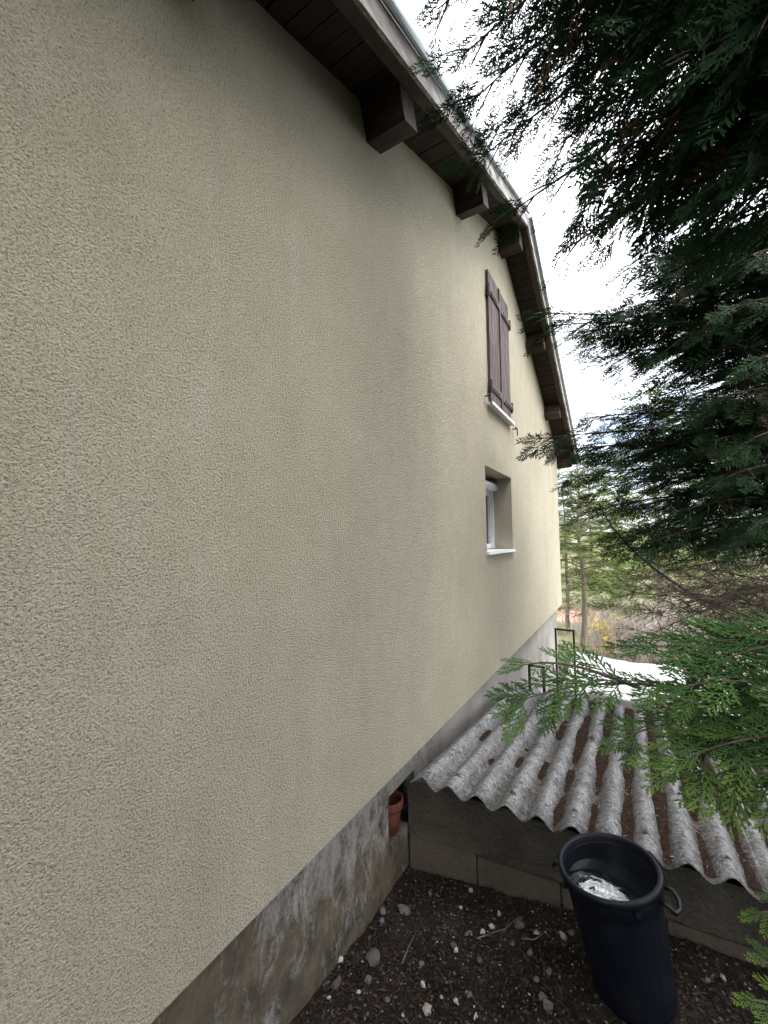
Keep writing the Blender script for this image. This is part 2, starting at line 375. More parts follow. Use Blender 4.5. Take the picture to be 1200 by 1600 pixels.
mb = MB(); mb.add(*box_vf((-RD+.01, WY0-.0+.003, WZ0+.002), (.03, WY1-.003, WZ0+.02))); mb.add(*box_vf((.002, WY0-.015, WZ0-.008), (.035, WY1+.015, WZ0+.0015)))
mb.build('sill', M['white'], win)
# shutters of the upper window
SY = (4.262, 4.70, 5.145); SZ0, SZ1 = 3.475, 4.972
for li in (0, 1):
    sh = empty('shutter', (0, 0, 0)); sh.parent = house; sh.location = Vector((.02, (SY[li]+SY[li+1])/2, SZ0))-house.location
    ya, yb = SY[li]+.006, SY[li+1]-.006; npk = 4; w = (yb-ya)/npk
    for k in range(npk): box('plank', (.004+random.uniform(0, .003), ya+k*w+.002, SZ0+random.uniform(0, .004)), (.032, ya+(k+1)*w-.002, SZ1-random.uniform(0, .004)), M['shutter'], sh, .003)
    for z in (SZ0+.17, SZ1-.24):
        box('rail', (.0325, ya+.02, z-.04), (.048, yb-.02, z+.04), M['shutter'], sh, .004)
        box('hinge_strap', (.0485, (ya-.01 if li == 0 else yb-.30), z-.02), (.055, (ya+.30 if li == 0 else yb+.01), z+.02), M['shutter'], sh, .002)
        yh = ya-.018 if li == 0 else yb+.018; mb = MB().add(*tube_vf([(.042, yh, z-.05), (.042, yh, z+.06)], .016, 8)).add(*box_vf((-.02, yh-.012, z-.07), (.05, yh+.012, z-.052))); mb.build('hinge_pin', M['iron'], sh)
    if li == 0: box('cover_strip', (.033, yb-.025, SZ0+.01), (.047, yb+.022, SZ1-.01), M['shutter'], sh, .004)
box('window_sill', (-.02, SY[0]-.05, SZ0-.05), (.065, SY[2]+.05, SZ0-.02), M['white'], house, .006)
for y, z in ((4.15, 3.50), (5.32, 3.41)):
    MB().add(*tube_vf([(-.02, y, z), (.05, y, z), (.06, y, z+.01), (.062, y, z-.04), (.06, y+.01, z-.09)], .008, 6)).add(*tube_vf([(.05, y-.05, z+.005), (.05, y+.05, z+.005)], .009, 6)).build('shutter_stop', M['iron'], house)

# ------------------------------------------------------------------ shed
shed = empty('shed', (1.4, 3.8, -.2))
tag(shed, 'low concrete block shed with a grey corrugated fibre cement roof against the house', 'shed')
TX = np.array([math.cos(math.radians(5.4)), math.sin(math.radians(5.4)), 0]); TY = np.array([-TX[1], TX[0], 0]); SO = np.array([-.085, 2.478, 0])
def sp(s, dy, z): return SO+TX*s+TY*dy+np.array([0, 0, z])
edges = [0, .235, .455, .93, 1.42, 1.92, 2.42, 2.92, 3.3]
for a_, b_ in zip(edges[:-1], edges[1:]):
    if a_ == 0: continue
for a_, b_ in zip([0]+edges[2:-1], edges[2:]):
    frame_box('block', sp(a_+.007, random.uniform(-.004, .008), -.30), TX*(b_-a_-.014), TY*.19, (0, 0, .345+random.uniform(-.003, .003)), M['block'], shed, bevel=.006)
frame_box('mortar_core', sp(.0, .022, -.42), TX*3.3, TY*.16, (0, 0, .472), M['mortar'], shed, bevel=0)
# rough upper concrete, lumpy
bmu = MB(); N = 120; rows = 10; vv = []; ff = []
for j in range(rows+1):
    for i in range(N+1):
        s = 3.3*i/N; top = .425-.050*s-.025; z = .053+(top-.053)*j/rows; d = .012*fbm(s*7, z*14, 1, 5)-.006
        vv.append(sp(s, d, z))
for j in range(rows):
    for i in range(N): ff.append((j*(N+1)+i, j*(N+1)+i+1, (j+1)*(N+1)+i+1, (j+1)*(N+1)+i))
bmu.add(vv, ff); bmu.add(*frame_box_vf(sp(0, .02, .052), TX*3.3, TY*.16, (0, 0, .20)))
bmu.build('upper_wall', M['mortar'], shed, True)
frame_box('footing', sp(1.35, -.10, -.42), TX*2.0, TY*.095, (0, 0, .30), M['found'] if False else M['block'], shed, bevel=.03)
# rear and side walls
frame_box('rear_wall', sp(.3, 2.35, -1.1), TX*2.9, TY*.15, (0, 0, 1.22), M['block'], shed)
# corrugated sheets
PITCHW = .168; AMP = .029
def roof_z(x, y): return .470-.050*x-.078*(y-2.34)
def corr(x): return AMP*math.cos(2*math.pi*(x-.085)/PITCHW)
def fy(x): return 2.335+.10*x
def ry(x): return 4.90+.12*x
SW = PITCHW*5
sheets = []
for row in (1, 0):
    for c in range(4):
        x0 = .0+c*SW-.0; x1 = x0+SW+.05
        if c == 3: x1 = x0+SW
        N = 64; v = []; f = []; R = 14
        lift = .004*((c % 2)+1)+(.012 if row == 0 else 0); skew = random.uniform(-.006, .006)
        for j in range(R+1):
            for i in range(N+1):
                x = x0+(x1-x0)*i/N; ya, yb = fy(x), ry(x); ym = ya+.56*(yb-ya)
                a, b = (ya+random.uniform(-.002, .002), ym+.08) if row == 0 else (ym, yb)
                y = a+(b-a)*j/R; chip = .0
                if j == 0 and row == 0: chip = .008*fbm(x*14, 2, c, 3)
                v.append((x, y+chip, roof_z(x, y)+corr(x)+lift*(1.2-j/R)+skew*(i/N-.5)+.003*fbm(x*3, y*3)))
        n = len(v); v += [(p[0], p[1], p[2]-.0075) for p in v]; W_ = N+1
        for j in range(R):
            for i in range(N):
                q = (j*W_+i, j*W_+i+1, (j+1)*W_+i+1, (j+1)*W_+i); f.append(q); f.append(tuple(k+n for k in q[::-1]))
        for i in range(N): f.append((i+1, i, i+n, i+1+n)); k = R*W_+i; f.append((k, k+1, k+1+n, k+n))
        for j in range(R): k = j*W_; f.append((k, k+W_, k+W_+n, k+n)); k = j*W_+N; f.append((k+W_, k, k+n, k+W_+n))
        link('roof_sheet', pymesh('roof_sheet', v, f), M['fibre'], shed, True)
mbt = MB()
# roofing screws on crests
for c in range(1, 20, 2):
    x = .085+PITCHW*c
    for fr in (.06, .53, .93):
        y = fy(x)+fr*(ry(x)-fy(x)); z = roof_z(x, y)+AMP+.018
        MB().add(*lathe_vf([(.022, -.012), (.018, 0), (.008, .004), (.008, .012), (.0005, .013)], 8, (x, y, z))).build('screw', M['block'], shed, True)

# needle litter in the troughs
mb = MB(); needles = []
for c in range(0, 20):
    xc = PITCHW*(c+1)-.0035; last = None; full = min(1, max(.12, (c-1.0)/5))
    seg = 70
    for j in range(seg+1):
        fr = .015+.97*j/seg; y = fy(xc)+fr*(ry(xc)-fy(xc)); nz = fbm(c*3.1, y*2.2, 5, 3)
        hgt = (.50*full+.75*nz+.02)*.034
        if c < 4: hgt -= .006
        hgt = min(hgt, .034)
        if hgt < .004: last = None; continue
        zc = roof_z(xc, y)-AMP+.010; half = PITCHW/(2*math.pi)*math.acos(max(-1, 1-hgt/AMP))*1.06
        idx = []
        for k in range(7):
            xx = xc+half*(k/3-1)+.004*fbm(y*30, k*2., c, 2); e = abs(k/3-1)
            idx.append((xx, y, zc+hgt+.004-.012*e**4+.006*fbm(xx*60, y*60, 1, 3)))
        if last is not None:
            n = len(mb.v); mb.v += last+idx; mb.f += [(n+k, n+k+1, n+8+k, n+7+k) for k in range(6)]
        last = idx
        for _ in range(int(2+10*full)):
            xx = xc+random.uniform(-1.15, 1.15)*half; needles.append((xx, y+random.uniform(-.02, .02), zc+hgt+.006+max(0, abs(xx-xc)-half*.8)*.8))
litter = mb.build('needle_litter', M['litter'], None, True)
tag(litter, 'brown fallen needles lying in the troughs of the corrugated shed roof', 'litter', kind='stuff')
def set_attr(me, name, arr):
    a = me.attributes.new(name, 'FLOAT', 'POINT'); a.data.foreach_set('value', np.asarray(arr, np.float32))
def chips(name, pts, lens, wid, mat, young_p, tilt=.35):
    n = len(pts); pts = np.array(pts); th = RNG.uniform(0, 2*np.pi, n); L = RNG.uniform(lens[0], lens[1], n); W = RNG.uniform(wid[0], wid[1], n)
    d = np.stack([np.cos(th), np.sin(th), RNG.uniform(-tilt, tilt, n)], 1); s = np.stack([-np.sin(th), np.cos(th), RNG.uniform(-.6, .6, n)], 1)
    bend = RNG.uniform(.0, .35, n)[:, None]*L[:, None]*np.array([0, 0, 1.])
    v = np.stack([pts-d*L[:, None]/2, pts+s*W[:, None]/2+bend*.5, pts+d*L[:, None]/2, pts-s*W[:, None]/2+bend*.5], 1).reshape(-1, 3)
    me = bpy.data.meshes.new(name); me.vertices.add(4*n); me.vertices.foreach_set('co', v.ravel()); me.loops.add(4*n); me.loops.foreach_set('vertex_index', np.arange(4*n, dtype=np.int32))
    me.polygons.add(n); me.polygons.foreach_set('loop_start', np.arange(n, dtype=np.int32)*4); me.update(calc_edges=True); me.validate()
    set_attr(me, 'tint', np.repeat(RNG.uniform(0, 1, n), 4)); set_attr(me, 'young', np.repeat((RNG.uniform(0, 1, n) < young_p)*1., 4))
    return link(name, me, mat)
tag(chips('loose_needles', needles, (.012, .045), (.002, .005), M['needle'], .03), 'loose dry needles and pale flecks strewn over the shed roof', 'needles', kind='stuff')

# ------------------------------------------------------------------ bin with water, pot, pipe
BO = np.array([1.1834, 2.2329, -.0124]); BA = np.array([-.167, -.04, 1.]); BA /= np.linalg.norm(BA); BH, BR, BB = .505, .215, .164
binn = empty('trash_bin', BO); tag(binn, 'tall dark blue plastic bin full of water standing at the shed wall', 'bin')
rib = lambda t, z: 1+(.006*max(-.4, math.cos(t*26)) if .05 < z < BH-.10 else 0)
br = lambda z: BB+(BR-.013-BB)*z/BH
prof = [(.0005, .012), (br(0)-.02, .012), (br(0)-.018, 0), (br(0), .0), (br(.02)+.003, .02)]+[(br(z), z) for z in np.linspace(.045, BH-.09, 14)]+[(br(BH-.085)+.006, BH-.082), (br(BH-.07)+.007, BH-.05), (br(BH)+.004, BH-.02), (br(BH)-.004, BH-.018), (br(BH)-.006, BH-.05)]+[(br(z)-.006, z) for z in (BH-.12, BH-.2, .3)]
MB().add(*lathe_vf(prof, 104, BO, BA, rib)).build('body', M['bin'], binn, True)
prof = [(BR-.024, BH-.03), (BR-.020, BH-.008), (BR-.016, BH), (BR-.004, BH), (BR, BH-.005), (BR+.001, BH-.028), (BR-.004, BH-.031), (BR-.010, BH-.028)]
MB().add(*lathe_vf(prof, 72, BO, BA)).build('rim', M['bin'], binn, True)
e1 = np.array([1, 0, -BA[0]/BA[2]]); e1 /= np.linalg.norm(e1); e2 = np.cross(BA, e1)
def bpt(t, r, z): return BO+BA*z+r*(math.cos(t)*e1+math.sin(t)*e2)
for t0 in (math.radians(-13), math.radians(167)):
    pts = [bpt(t0-.20, BR-.005, BH-.045), bpt(t0-.20, BR+.026, BH-.05), bpt(t0-.15, BR+.042, BH-.075), bpt(t0, BR+.046, BH-.085), bpt(t0+.15, BR+.042, BH-.075), bpt(t0+.20, BR+.026, BH-.05), bpt(t0+.20, BR-.005, BH-.045)]
    MB().add(*tube_vf(pts, .009, 8)).build('handle', M['bin'], binn, True)
for t0 in (math.radians(-60), math.radians(-145), math.radians(120), math.radians(35)):
    c = bpt(t0, BR+.001, BH-.052); ex = np.array(bpt(t0+.05, BR+.001, BH-.052))-c; er = (bpt(t0, 1, 0)-bpt(t0, 0, 0))
    frame_box('lug', c-ex-er*.012, ex*2, er*.022, BA*.018, M['bin'], binn, bevel=.003)
wr_ = br(BH-.12)-.004
wz = BO+BA*(BH-.115); ring = [(wz[0]+wr_*math.cos(k/48*2*math.pi)*1.0, wz[1]+wr_*math.sin(k/48*2*math.pi), wz[2]) for k in range(48)]
wv = [tuple(wz)]; wf = []
for q in range(1, 13):
    for k in range(48):
        rr = wr_*q/12; x = wz[0]+rr*math.cos(k/48*2*math.pi); y = wz[1]+rr*math.sin(k/48*2*math.pi); wv.append((x, y, wz[2]+.0015*fbm(x*30, y*30, 0, 3)))
for k in range(48): wf.append((0, 1+k, 1+(k+1) % 48))
for q in range(11):
    for k in range(48): a = 1+q*48; wf.append((a+k, a+48+k, a+48+(k+1) % 48, a+(k+1) % 48))
tag(link('water', pymesh('water', wv, wf), M['water'], None, True), 'dark rippled water reflecting the sky inside the plastic bin', 'water')
PO = np.array([-.185, 2.40, OZ0+.001]); 
pot = empty('flower_pot', PO); tag(pot, 'small terracotta flower pot in the low opening of the house base', 'flower pot')
MB().add(*lathe_vf([(.0005, .008), (.052, .008), (.055, 0), (.06, .0), (.080, .155), (.076, .158), (.066, .1), (.05, .012)], 32, PO)).build('body', M['terra'], pot, True)
MB().add(*lathe_vf([(.082, .15), (.091, .152), (.093, .165), (.094, .195), (.092, .205), (.084, .207), (.080, .2), (.079, .15)], 32, PO)).build('rim', M['terra'], pot, True)
pp = empty('drain_pipe', (-.12, 2.52, .07)); tag(pp, 'black plastic pipe at the corner between shed and house base', 'pipe')
MB().add(*tube_vf([(-.135, 2.545, .36), (-.13, 2.53, .33), (-.10, 2.518, .28), (-.115, 2.518, .18), (-.14, 2.525, .12), (-.2, 2.55, .10)], .04, 16)).build('tube', M['black'], pp, True)
MB().add(*tube_vf([(-.118, 2.524, .31), (-.112, 2.521, .27)], .046, 16)).build('collar', M['black'], pp, True)

# ------------------------------------------------------------------ stones, gravel and twigs on the soil
def stone_mesh(r, seed, flat=.6, facet=False):
    bm = bmesh.new(); bmesh.ops.create_icosphere(bm, subdivisions=2, radius=1)
    rs = random.Random(seed); sx, sy, sz = rs.uniform(.8, 1.25), rs.uniform(.6, .95), flat*rs.uniform(.8, 1.1)
    for v in bm.verts:
        k = 1+.55*mnoise.noise(v.co*1.2+Vector((seed*3.7, 0, 0)))+(.22*mnoise.noise(v.co*3.3+Vector((seed, 2, 0))))
        v.co = Vector((v.co.x*sx, v.co.y*sy, v.co.z*sz))*k*r
    me = bpy.data.meshes.new('stone'); bm.to_mesh(me); bm.free()
    if not facet: me.shade_smooth()
    return me
SM = {'white': m_concrete('white_stone', (.44, .42, .38), (.60, .58, .54)), 'cream': m_concrete('cream_stone', (.30, .26, .21), (.42, .37, .31)), 'grey': m_concrete('grey_stone', (.085, .08, .076), (.17, .162, .155)), 'brown': m_concrete('brown_stone', (.06, .048, .038), (.12, .096, .075))}
G = 'stones scattered on the dark soil'
STN = [(583, 1500, 14, 'grey', 'large angular grey stone on the soil near the house base'), (633, 1425, 9, 'grey', 'rounded light grey stone near the pot opening'), (667, 1580, 9, 'cream', 'cream coloured stone at the front of the soil patch'),
       (755, 1459, 6, 'white', None), (768, 1450, 5, 'white', None), (811, 1446, 9, 'brown', 'tan stone in the middle of the soil beside the blocks'), (661, 1541, 5, 'white', None), (733, 1557, 7, 'grey', None), (712, 1567, 5, 'white', None), (881, 1466, 7, 'cream', 'pale stone between the bin and the block wall'),
       (856, 1574, 9, 'grey', None), (848, 1562, 7, 'grey', None), (531, 1502, 6, 'white', 'white stone at the foot of the dirty house base'), (575, 1535, 7, 'grey', None), (525, 1541, 9, 'brown', 'flat brown stone close to the dirty house base'), (514, 1561, 4, 'white', None), (598, 1427, 6, 'grey', None), (597, 1441, 5, 'grey', None),
       (745, 1594, 6, 'white', None), (560, 1552, 3.5, 'white', None), (709, 1480, 6, 'brown', None), (730, 1461, 5, 'grey', None), (749, 1502, 5, 'brown', None), (713, 1487, 4, 'white', None), (659, 1509, 5, 'grey', None), (839, 1460, 5, 'cream', None), (893, 1460, 5, 'grey', None), (1105, 1535, 6, 'grey', 'flat grey stone on the soil right of the bin'), (1130, 1530, 5, 'cream', 'pale stone beside the shed footing right of the bin'), (975, 1585, 7, 'cream', 'pale stone against the front foot of the bin'), (672, 1398, 5, 'grey', None), (736, 1393, 5, 'cream', None), (800, 1475, 5, 'grey', None), (858, 1520, 5, 'grey', None), (828, 1490, 5, 'grey', None), (838, 1533, 5, 'grey', None), (780, 1430, 4, 'white', None), (720, 1420, 3.5, 'white', None), (690, 1560, 4, 'cream', None), (605, 1565, 5, 'grey', None), (630, 1590, 4, 'white', None)]
DEF = {'white': 'small white pebble on the dark soil', 'cream': 'small cream pebble on the dark soil', 'grey': 'small grey pebble on the dark soil', 'brown': 'small brown pebble on the dark soil'}
for i, (px, py, s, c, lab) in enumerate(STN):
    p = ground_hit(px, py); z = float((p-CAM)@FW); r = s/FPX*z*.95
    o = link('stone', stone_mesh(r, i+1, facet=(s > 6 or i % 3 == 0)), SM[c]); o.location = p+np.array([0, 0, .25*r+.004]); o.rotation_euler = (random.uniform(-.3, .3), random.uniform(-.3, .3), random.uniform(0, 6))
    tag(o, lab or DEF[c], 'stone', G)
def blocked(x, y):
    q = np.array([x, y, 0])-SO; return x < FX+.01 or q@TY > -.01 or math.hypot(x-BO[0], y-BO[1]) < BB+.01
mbs = {k: MB() for k in ('white', 'grey', 'brown')}
ico = bmesh.new(); bmesh.ops.create_icosphere(ico, subdivisions=1, radius=1); IV = np.array([v.co[:] for v in ico.verts]); IF = [tuple(v.index for v in f.verts) for f in ico.faces]; ico.free()
cnt = 0
while cnt < 4200:
    x, y = random.uniform(-.1, 2.6), random.uniform(.95, 2.9)
    if blocked(x, y): continue
    cnt += 1; k = random.choices(('white', 'grey', 'brown'), (.13, .42, .45))[0]; r = random.uniform(.0018, .0055) if k == 'white' else random.uniform(.002, .009)
    rot = Matrix.Rotation(random.uniform(0, 6), 3, 'Z'); sc = np.array([random.uniform(.8, 1.4), random.uniform(.6, 1), random.uniform(.4, .7)])*r*(1+.2*RNG.normal(size=(12, 1)).clip(-1, 1))
    v = (IV*sc)@np.array(rot).T+np.array([x, y, gz(x, y)+.003+.016*fbm(x*6, y*6, 0, 5)+.010*fbm(x*24, y*24, 3, 3)]); mbs[k].add(v, IF)
for k, w in (('white', 'white chips of gravel strewn over the dark soil'), ('grey', 'fine grey gravel strewn over the dark soil'), ('brown', 'fine brown gravel strewn over the dark soil')):
    tag(mbs[k].build('gravel', SM[k], None, True), w, 'gravel', kind='stuff')
pts = []
while len(pts) < 15000:
    x, y = random.uniform(-.1, 2.8), random.uniform(.9, 2.95)
    if blocked(x, y): continue
    pts.append((x, y, gz(x, y)+.006+.016*fbm(x*6, y*6, 0, 5)+.010*fbm(x*24, y*24, 3, 3)))
tt = NT('bark_mulch', .95, .1); ta = tt.n('ShaderNodeAttribute'); ta.attribute_name = 'tint'; tt.col(tt.mix(ta.outputs['Fac'], (.014, .010, .008), (.070, .048, .036)))
tag(chips('bark_mulch', pts, (.012, .05), (.002, .010), tt.m, 0), 'dark bark chips and dry needles covering the soil', 'mulch', kind='stuff')
for i, (pxs, lab) in enumerate([(((745, 1470), (790, 1455), (800, 1430)), 'thin forked twig on the soil in front of the block wall'), (((628, 1510), (640, 1480), (650, 1460)), 'short thin twig on the soil near the angular stone'), (((815, 1470), (835, 1472), (850, 1462)), 'dark curved twig on the soil left of the bin')]):
    P = [ground_hit(*q)+np.array([0, 0, .012]) for q in pxs]; mb = MB().add(*tube_vf(P, [.004, .003, .002], 5))
    if i == 0: mb.add(*tube_vf([P[1], P[1]+np.array([.05, .10, .015])], [.003, .0015], 5))
    tag(mb.build('twig', M['twig'], None, True), lab, 'twig', 'twigs on the soil')

# ------------------------------------------------------------------ cypress foliage
def spray_segs(pairs, subs, seed, curve=.15, sublen=.34, ang=(26, 40)):
    rs = random.Random(seed); S = []
    ax = lambda s: np.array([s, curve*math.sin(s*2.2)*.3, -.10*s*s])
    K = 4
    for k in range(K): S.append((ax(k/K), ax((k+1)/K), .011*(1-.6*k/K), 0))
    for i in range(pairs):
        for sd in (-1, 1):
            s = .06+.9*(i+(.5 if sd > 0 else 0)+rs.uniform(-.15, .15))/pairs; l = (.46*(1-s)**.75+.09)*rs.uniform(.8, 1.15)*min(1, .55+s*2)
            a = math.radians(rs.uniform(*ang)); d = np.array([math.cos(a), sd*math.sin(a), rs.uniform(-.12, .12)]); p = ax(s); q = p+d*l
            S.append((p, q, .0125, s))
            ns = max(1, int(round(subs*l/.45)))
            for j in range(ns):
                for sd2 in (-1, 1):
                    u = .25+.65*(j+(.4 if sd2 > 0 else 0))/ns; a2 = a*sd+sd2*math.radians(rs.uniform(28, 44)); ll = l*sublen*(1.15-u*.75)*rs.uniform(.75, 1.2)
                    d2 = np.array([math.cos(a2), math.sin(a2), rs.uniform(-.2, .2)]); b = p+(q-p)*u; S.append((b, b+d2*ll, .010, s))
    return S
def spray_template(pairs, subs, seed, hi=False, wmul=1.):
    V = []; Fq = []; Y = []
    for p, q, r, s in spray_segs(pairs, subs, seed):
        d = q-p; L = np.linalg.norm(d); d = d/L; side = np.cross((0, 0, 1.), d); side /= np.linalg.norm(side); nn = np.cross(d, side); r = r*wmul; n = len(V)
        if not hi:
            V += [p, p+d*L*.55+side*r, q, p+d*L*.55-side*r]; Fq.append((n, n+1, n+2, n+3)); Y += [s*.5, s*.5, s, s*.5]
        else:
            m1, m2 = p+d*L*.12, p+d*L*.8
            for m, rr in ((m1, r*.8), (m2, r*.95)): V += [m+side*rr, m+nn*rr*.55, m-side*rr, m-nn*rr*.55]
            V += [q, p]
            for k in range(4):
                k2 = (k+1) % 4; Fq += [(n+k, n+k2, n+4+k2, n+4+k), (n+4+k, n+4+k2, n+8, n+8), (n+k2, n+k, n+9, n+9)]
            Y += [s*.4]*8+[min(1, s+.35), s*.3]
    return np.array(V), np.array(Fq), np.array(Y)
T_MID = [spray_template(7, 2, s, False, 1.5) for s in range(4)]
T_FILL = [spray_template(6, 1, s+40, False, 1.9) for s in range(4)]
T_LOW = [spray_template(5, 1, s+10, False, 2.4) for s in range(3)]
T_HI = [spray_template(7, 3, s+20, True, 1.45) for s in range(4)]
class Leaves:
    def __init__(s): s.items = []
    def add(s, pos, d, up, size, tint, young, tmpl): s.items.append((pos, d, up, size, tint, young, tmpl))
    def build(s, name, mat, parent):
        Vs, Fs, Ts, Ys = [], [], [], []; n = 0
        for pos, d, up, size, tint, young, (tv, tf, ty) in s.items:
            d = d/np.linalg.norm(d); y = np.cross(up, d); y /= np.linalg.norm(y)+1e-9; z = np.cross(d, y)
            Vs.append(tv@np.stack([d, y, z])*size+pos); Fs.append(tf+n); Ts.append(np.full(len(tv), tint)); Ys.append(ty*young); n += len(tv)
        V = np.concatenate(Vs); Fq = np.concatenate(Fs)
        tri = Fq[:, 2] == Fq[:, 3]; cntl = np.where(tri, 3, 4); mask = np.ones(Fq.shape, bool); mask[tri, 3] = False
        li = Fq[mask]; st = np.concatenate([[0], np.cumsum(cntl)[:-1]])
        me = bpy.data.meshes.new(name); me.vertices.add(len(V)); me.vertices.foreach_set('co', V.astype(np.float32).ravel())
        me.loops.add(len(li)); me.loops.foreach_set('vertex_index', li.astype(np.int32)); me.polygons.add(len(cntl)); me.polygons.foreach_set('loop_start', st.astype(np.int32))
        me.update(calc_edges=True); set_attr(me, 'tint', np.concatenate(Ts)); set_attr(me, 'young', np.concatenate(Ys)); return link(name, me, mat, parent)
def unit(v): return v/(np.linalg.norm(v)+1e-9)
def bez(P, t):
    P = [np.array(p, float) for p in P]
    while len(P) > 1: P = [a+(b-a)*t for a, b in zip(P[:-1], P[1:])]
    return P[0]
def bough(tree, P, width, ssize, step, tmpl, leafmat, r0=.03, young=.25, start=.12, upv=(0, 0, 1), sec_step=.11, droop=.25, tintb=.5, barkmat=None, flat=.75, secang=(30, 52)):
    rs = random.Random(int(abs(P[-1][0]*1000+P[-1][2]*77+P[0][2]*13)))
    n = 14; pts = [bez(P, k/n) for k in range(n+1)]; L = sum(np.linalg.norm(pts[i+1]-pts[i]) for i in range(n))
    wood = MB().add(*tube_vf(pts, [r0*(1-.86*k/n) for k in range(n+1)], 6)); lv = Leaves(); upv = np.array(upv, float)
    def put(pos, d, sz, yg):
        up = unit(upv+np.array([rs.gauss(0, flat), rs.gauss(0, flat), rs.gauss(0, flat*.4)]))
        lv.add(pos, d, up, sz*rs.uniform(.75, 1.25), (2. if rs.random() < .045 else min(1, max(0, tintb+rs.gauss(0, .3)))), yg*rs.uniform(.2, 1.4), tmpl[rs.randrange(len(tmpl))])
    ns = max(3, int(L*(1-start)/sec_step))
    for i in range(ns):
        t = start+(1-start)*(i+.5)/ns; p = bez(P, t); d = unit(bez(P, min(1, t+.02))-bez(P, t-.02))
        lat = unit(np.cross(d, upv)); sd = 1 if i % 2 else -1; a = math.radians(rs.uniform(*secang))
        prof = math.sin(min(1, (t-start)/(1-start)*1.0+.18)*math.pi*.94)**.7
        sl = width*prof*rs.uniform(.7, 1.15)+.06
        sdv = unit(d*math.cos(a)+lat*sd*math.sin(a)+np.array([0, 0, rs.uniform(-.25, .12)]))
        q = [p+sdv*sl*u+np.array([0, 0, -droop*sl*u*u])+d*(.25*sl*u*u) for u in (0, .33, .66, 1)]
        wood.add(*tube_vf(q, [max(.0022, r0*.28*(1-.7*u)) for u in (0, .33, .66, 1)], 4))
        m = max(2, int(sl/step))
        for k in range(m):
            u = .15+.85*(k+.5)/m; pos = p+sdv*sl*u+np.array([0, 0, -droop*sl*u*u])+d*(.25*sl*u*u)
            dd = unit(sdv+d*.5*u+np.array([0, 0, -2*droop*u*.6])); l2 = unit(np.cross(dd, upv)); s2 = 1 if k % 2 else -1
            put(pos, unit(dd+l2*s2*rs.uniform(.35, .9)+np.array([0, 0, rs.uniform(-.35, .2)])), ssize, young*u)
        put(q[-1]-sdv*.3*ssize, unit(q[-1]-q[-2]), ssize*1.1, young)
        if rs.random() < .8: put(p, unit(d+lat*sd*rs.uniform(-.7, .7)+np.array([0, 0, rs.uniform(-.3, .3)])), ssize, young*.4)
    put(pts[-1]-d*.4*ssize, unit(pts[-1]-pts[-2]), ssize*1.25, young)
    w = wood.build('bough', barkmat or M['bark'], tree, True)
    lv.build('foliage', leafmat, w); return w
def trunk(tree, base, top, r, mat, bend=.15):
    n = 16; base = np.array(base, float); top = np.array(top, float)
    pts = [base+(top-base)*k/n+np.array([bend*fbm(k*.3, base[1], 1, 2), bend*fbm(k*.3, base[0], 7, 2), 0])*min(1, k/3) for k in range(n+1)]
    MB().add(*tube_vf(pts, [r*(1.25 if k == 0 else 1)*(1-.9*k/n) for k in range(n+1)], 12)).build('trunk', mat, tree, True); return pts

# near cypress: its trunk stands right of the view, its boughs reach over the yard
T1 = np.array([3.0, 2.2]); near = empty('cypress_tree', (T1[0], T1[1], gz(*T1)))
tag(near, 'big dark cypress hanging over the roof edge, its lowest branch close in front', 'tree', 'cypresses along the yard')
trunk(near, (T1[0], T1[1], gz(*T1)-.1), (T1[0], T1[1], 8.0), .16, M['bark'])
def reach(tree, tc, px, py, dist, rootz, width, sag=.15, **kw):
    tip = atz(px, py, dist); root = np.array([tc[0], tc[1], rootz]); mid = (root+tip)/2+np.array([0, 0, sag*np.linalg.norm(tip-root)])
    a = dict(ssize=.165, step=.058, tmpl=T_MID, leafmat=M['leaf'], r0=.026, sec_step=.095); a.update(kw)
    return bough(tree, [root, mid, tip], width, **a)
B1 = [(690, 10, 2.3, 5.3, .55), (720, 90, 2.2, 4.9, .5), (735, 160, 2.4, 4.7, .5), (770, 205, 2.5, 4.4, .45), (748, 250, 2.5, 4.3, .32), (795, 335, 2.3, 3.9, .40), (890, 385, 2.2, 3.6, .42), (830, 60, 1.9, 5.2, .6), (930, 150, 1.8, 4.6, .6), (900, -40, 1.8, 5.6, .6), (1000, 40, 1.6, 4.9, .6), (1060, 230, 1.7, 4.0, .6), (1100, 100, 1.5, 4.6, .6), (960, 270, 2.0, 4.0, .55), (1040, 340, 1.9, 3.5, .5), (1000, -90, 1.5, 5.9, .6), (1130, -40, 1.4, 5.3, .6), (800, -60, 2.1, 5.9, .6), (1120, 300, 1.6, 3.7, .5), (870, 230, 2.3, 4.3, .5), (1190, 190, 1.4, 4.2, .5), (1190, 30, 1.3, 4.6, .5)]
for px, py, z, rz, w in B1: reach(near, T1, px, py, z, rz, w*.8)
rf_ = random.Random(5)
def q_bad(p): return p[0] < .55 or (p[2] < .75 and p[0] < 3.2)
for k in range(30):
    px, py = rf_.uniform(860, 1260), rf_.uniform(-120, 300)
    if py > 120 and px < 930: continue
    z = rf_.uniform(1.5, 2.6); reach(near, T1, px, py, z, atz(px, py, z)[2]+rf_.uniform(.0, .9), .45, tmpl=T_FILL, ssize=.22, step=.085, sec_step=.12)
made = 0  # out-of-frame boughs of this crown, added to shade the soil and shed
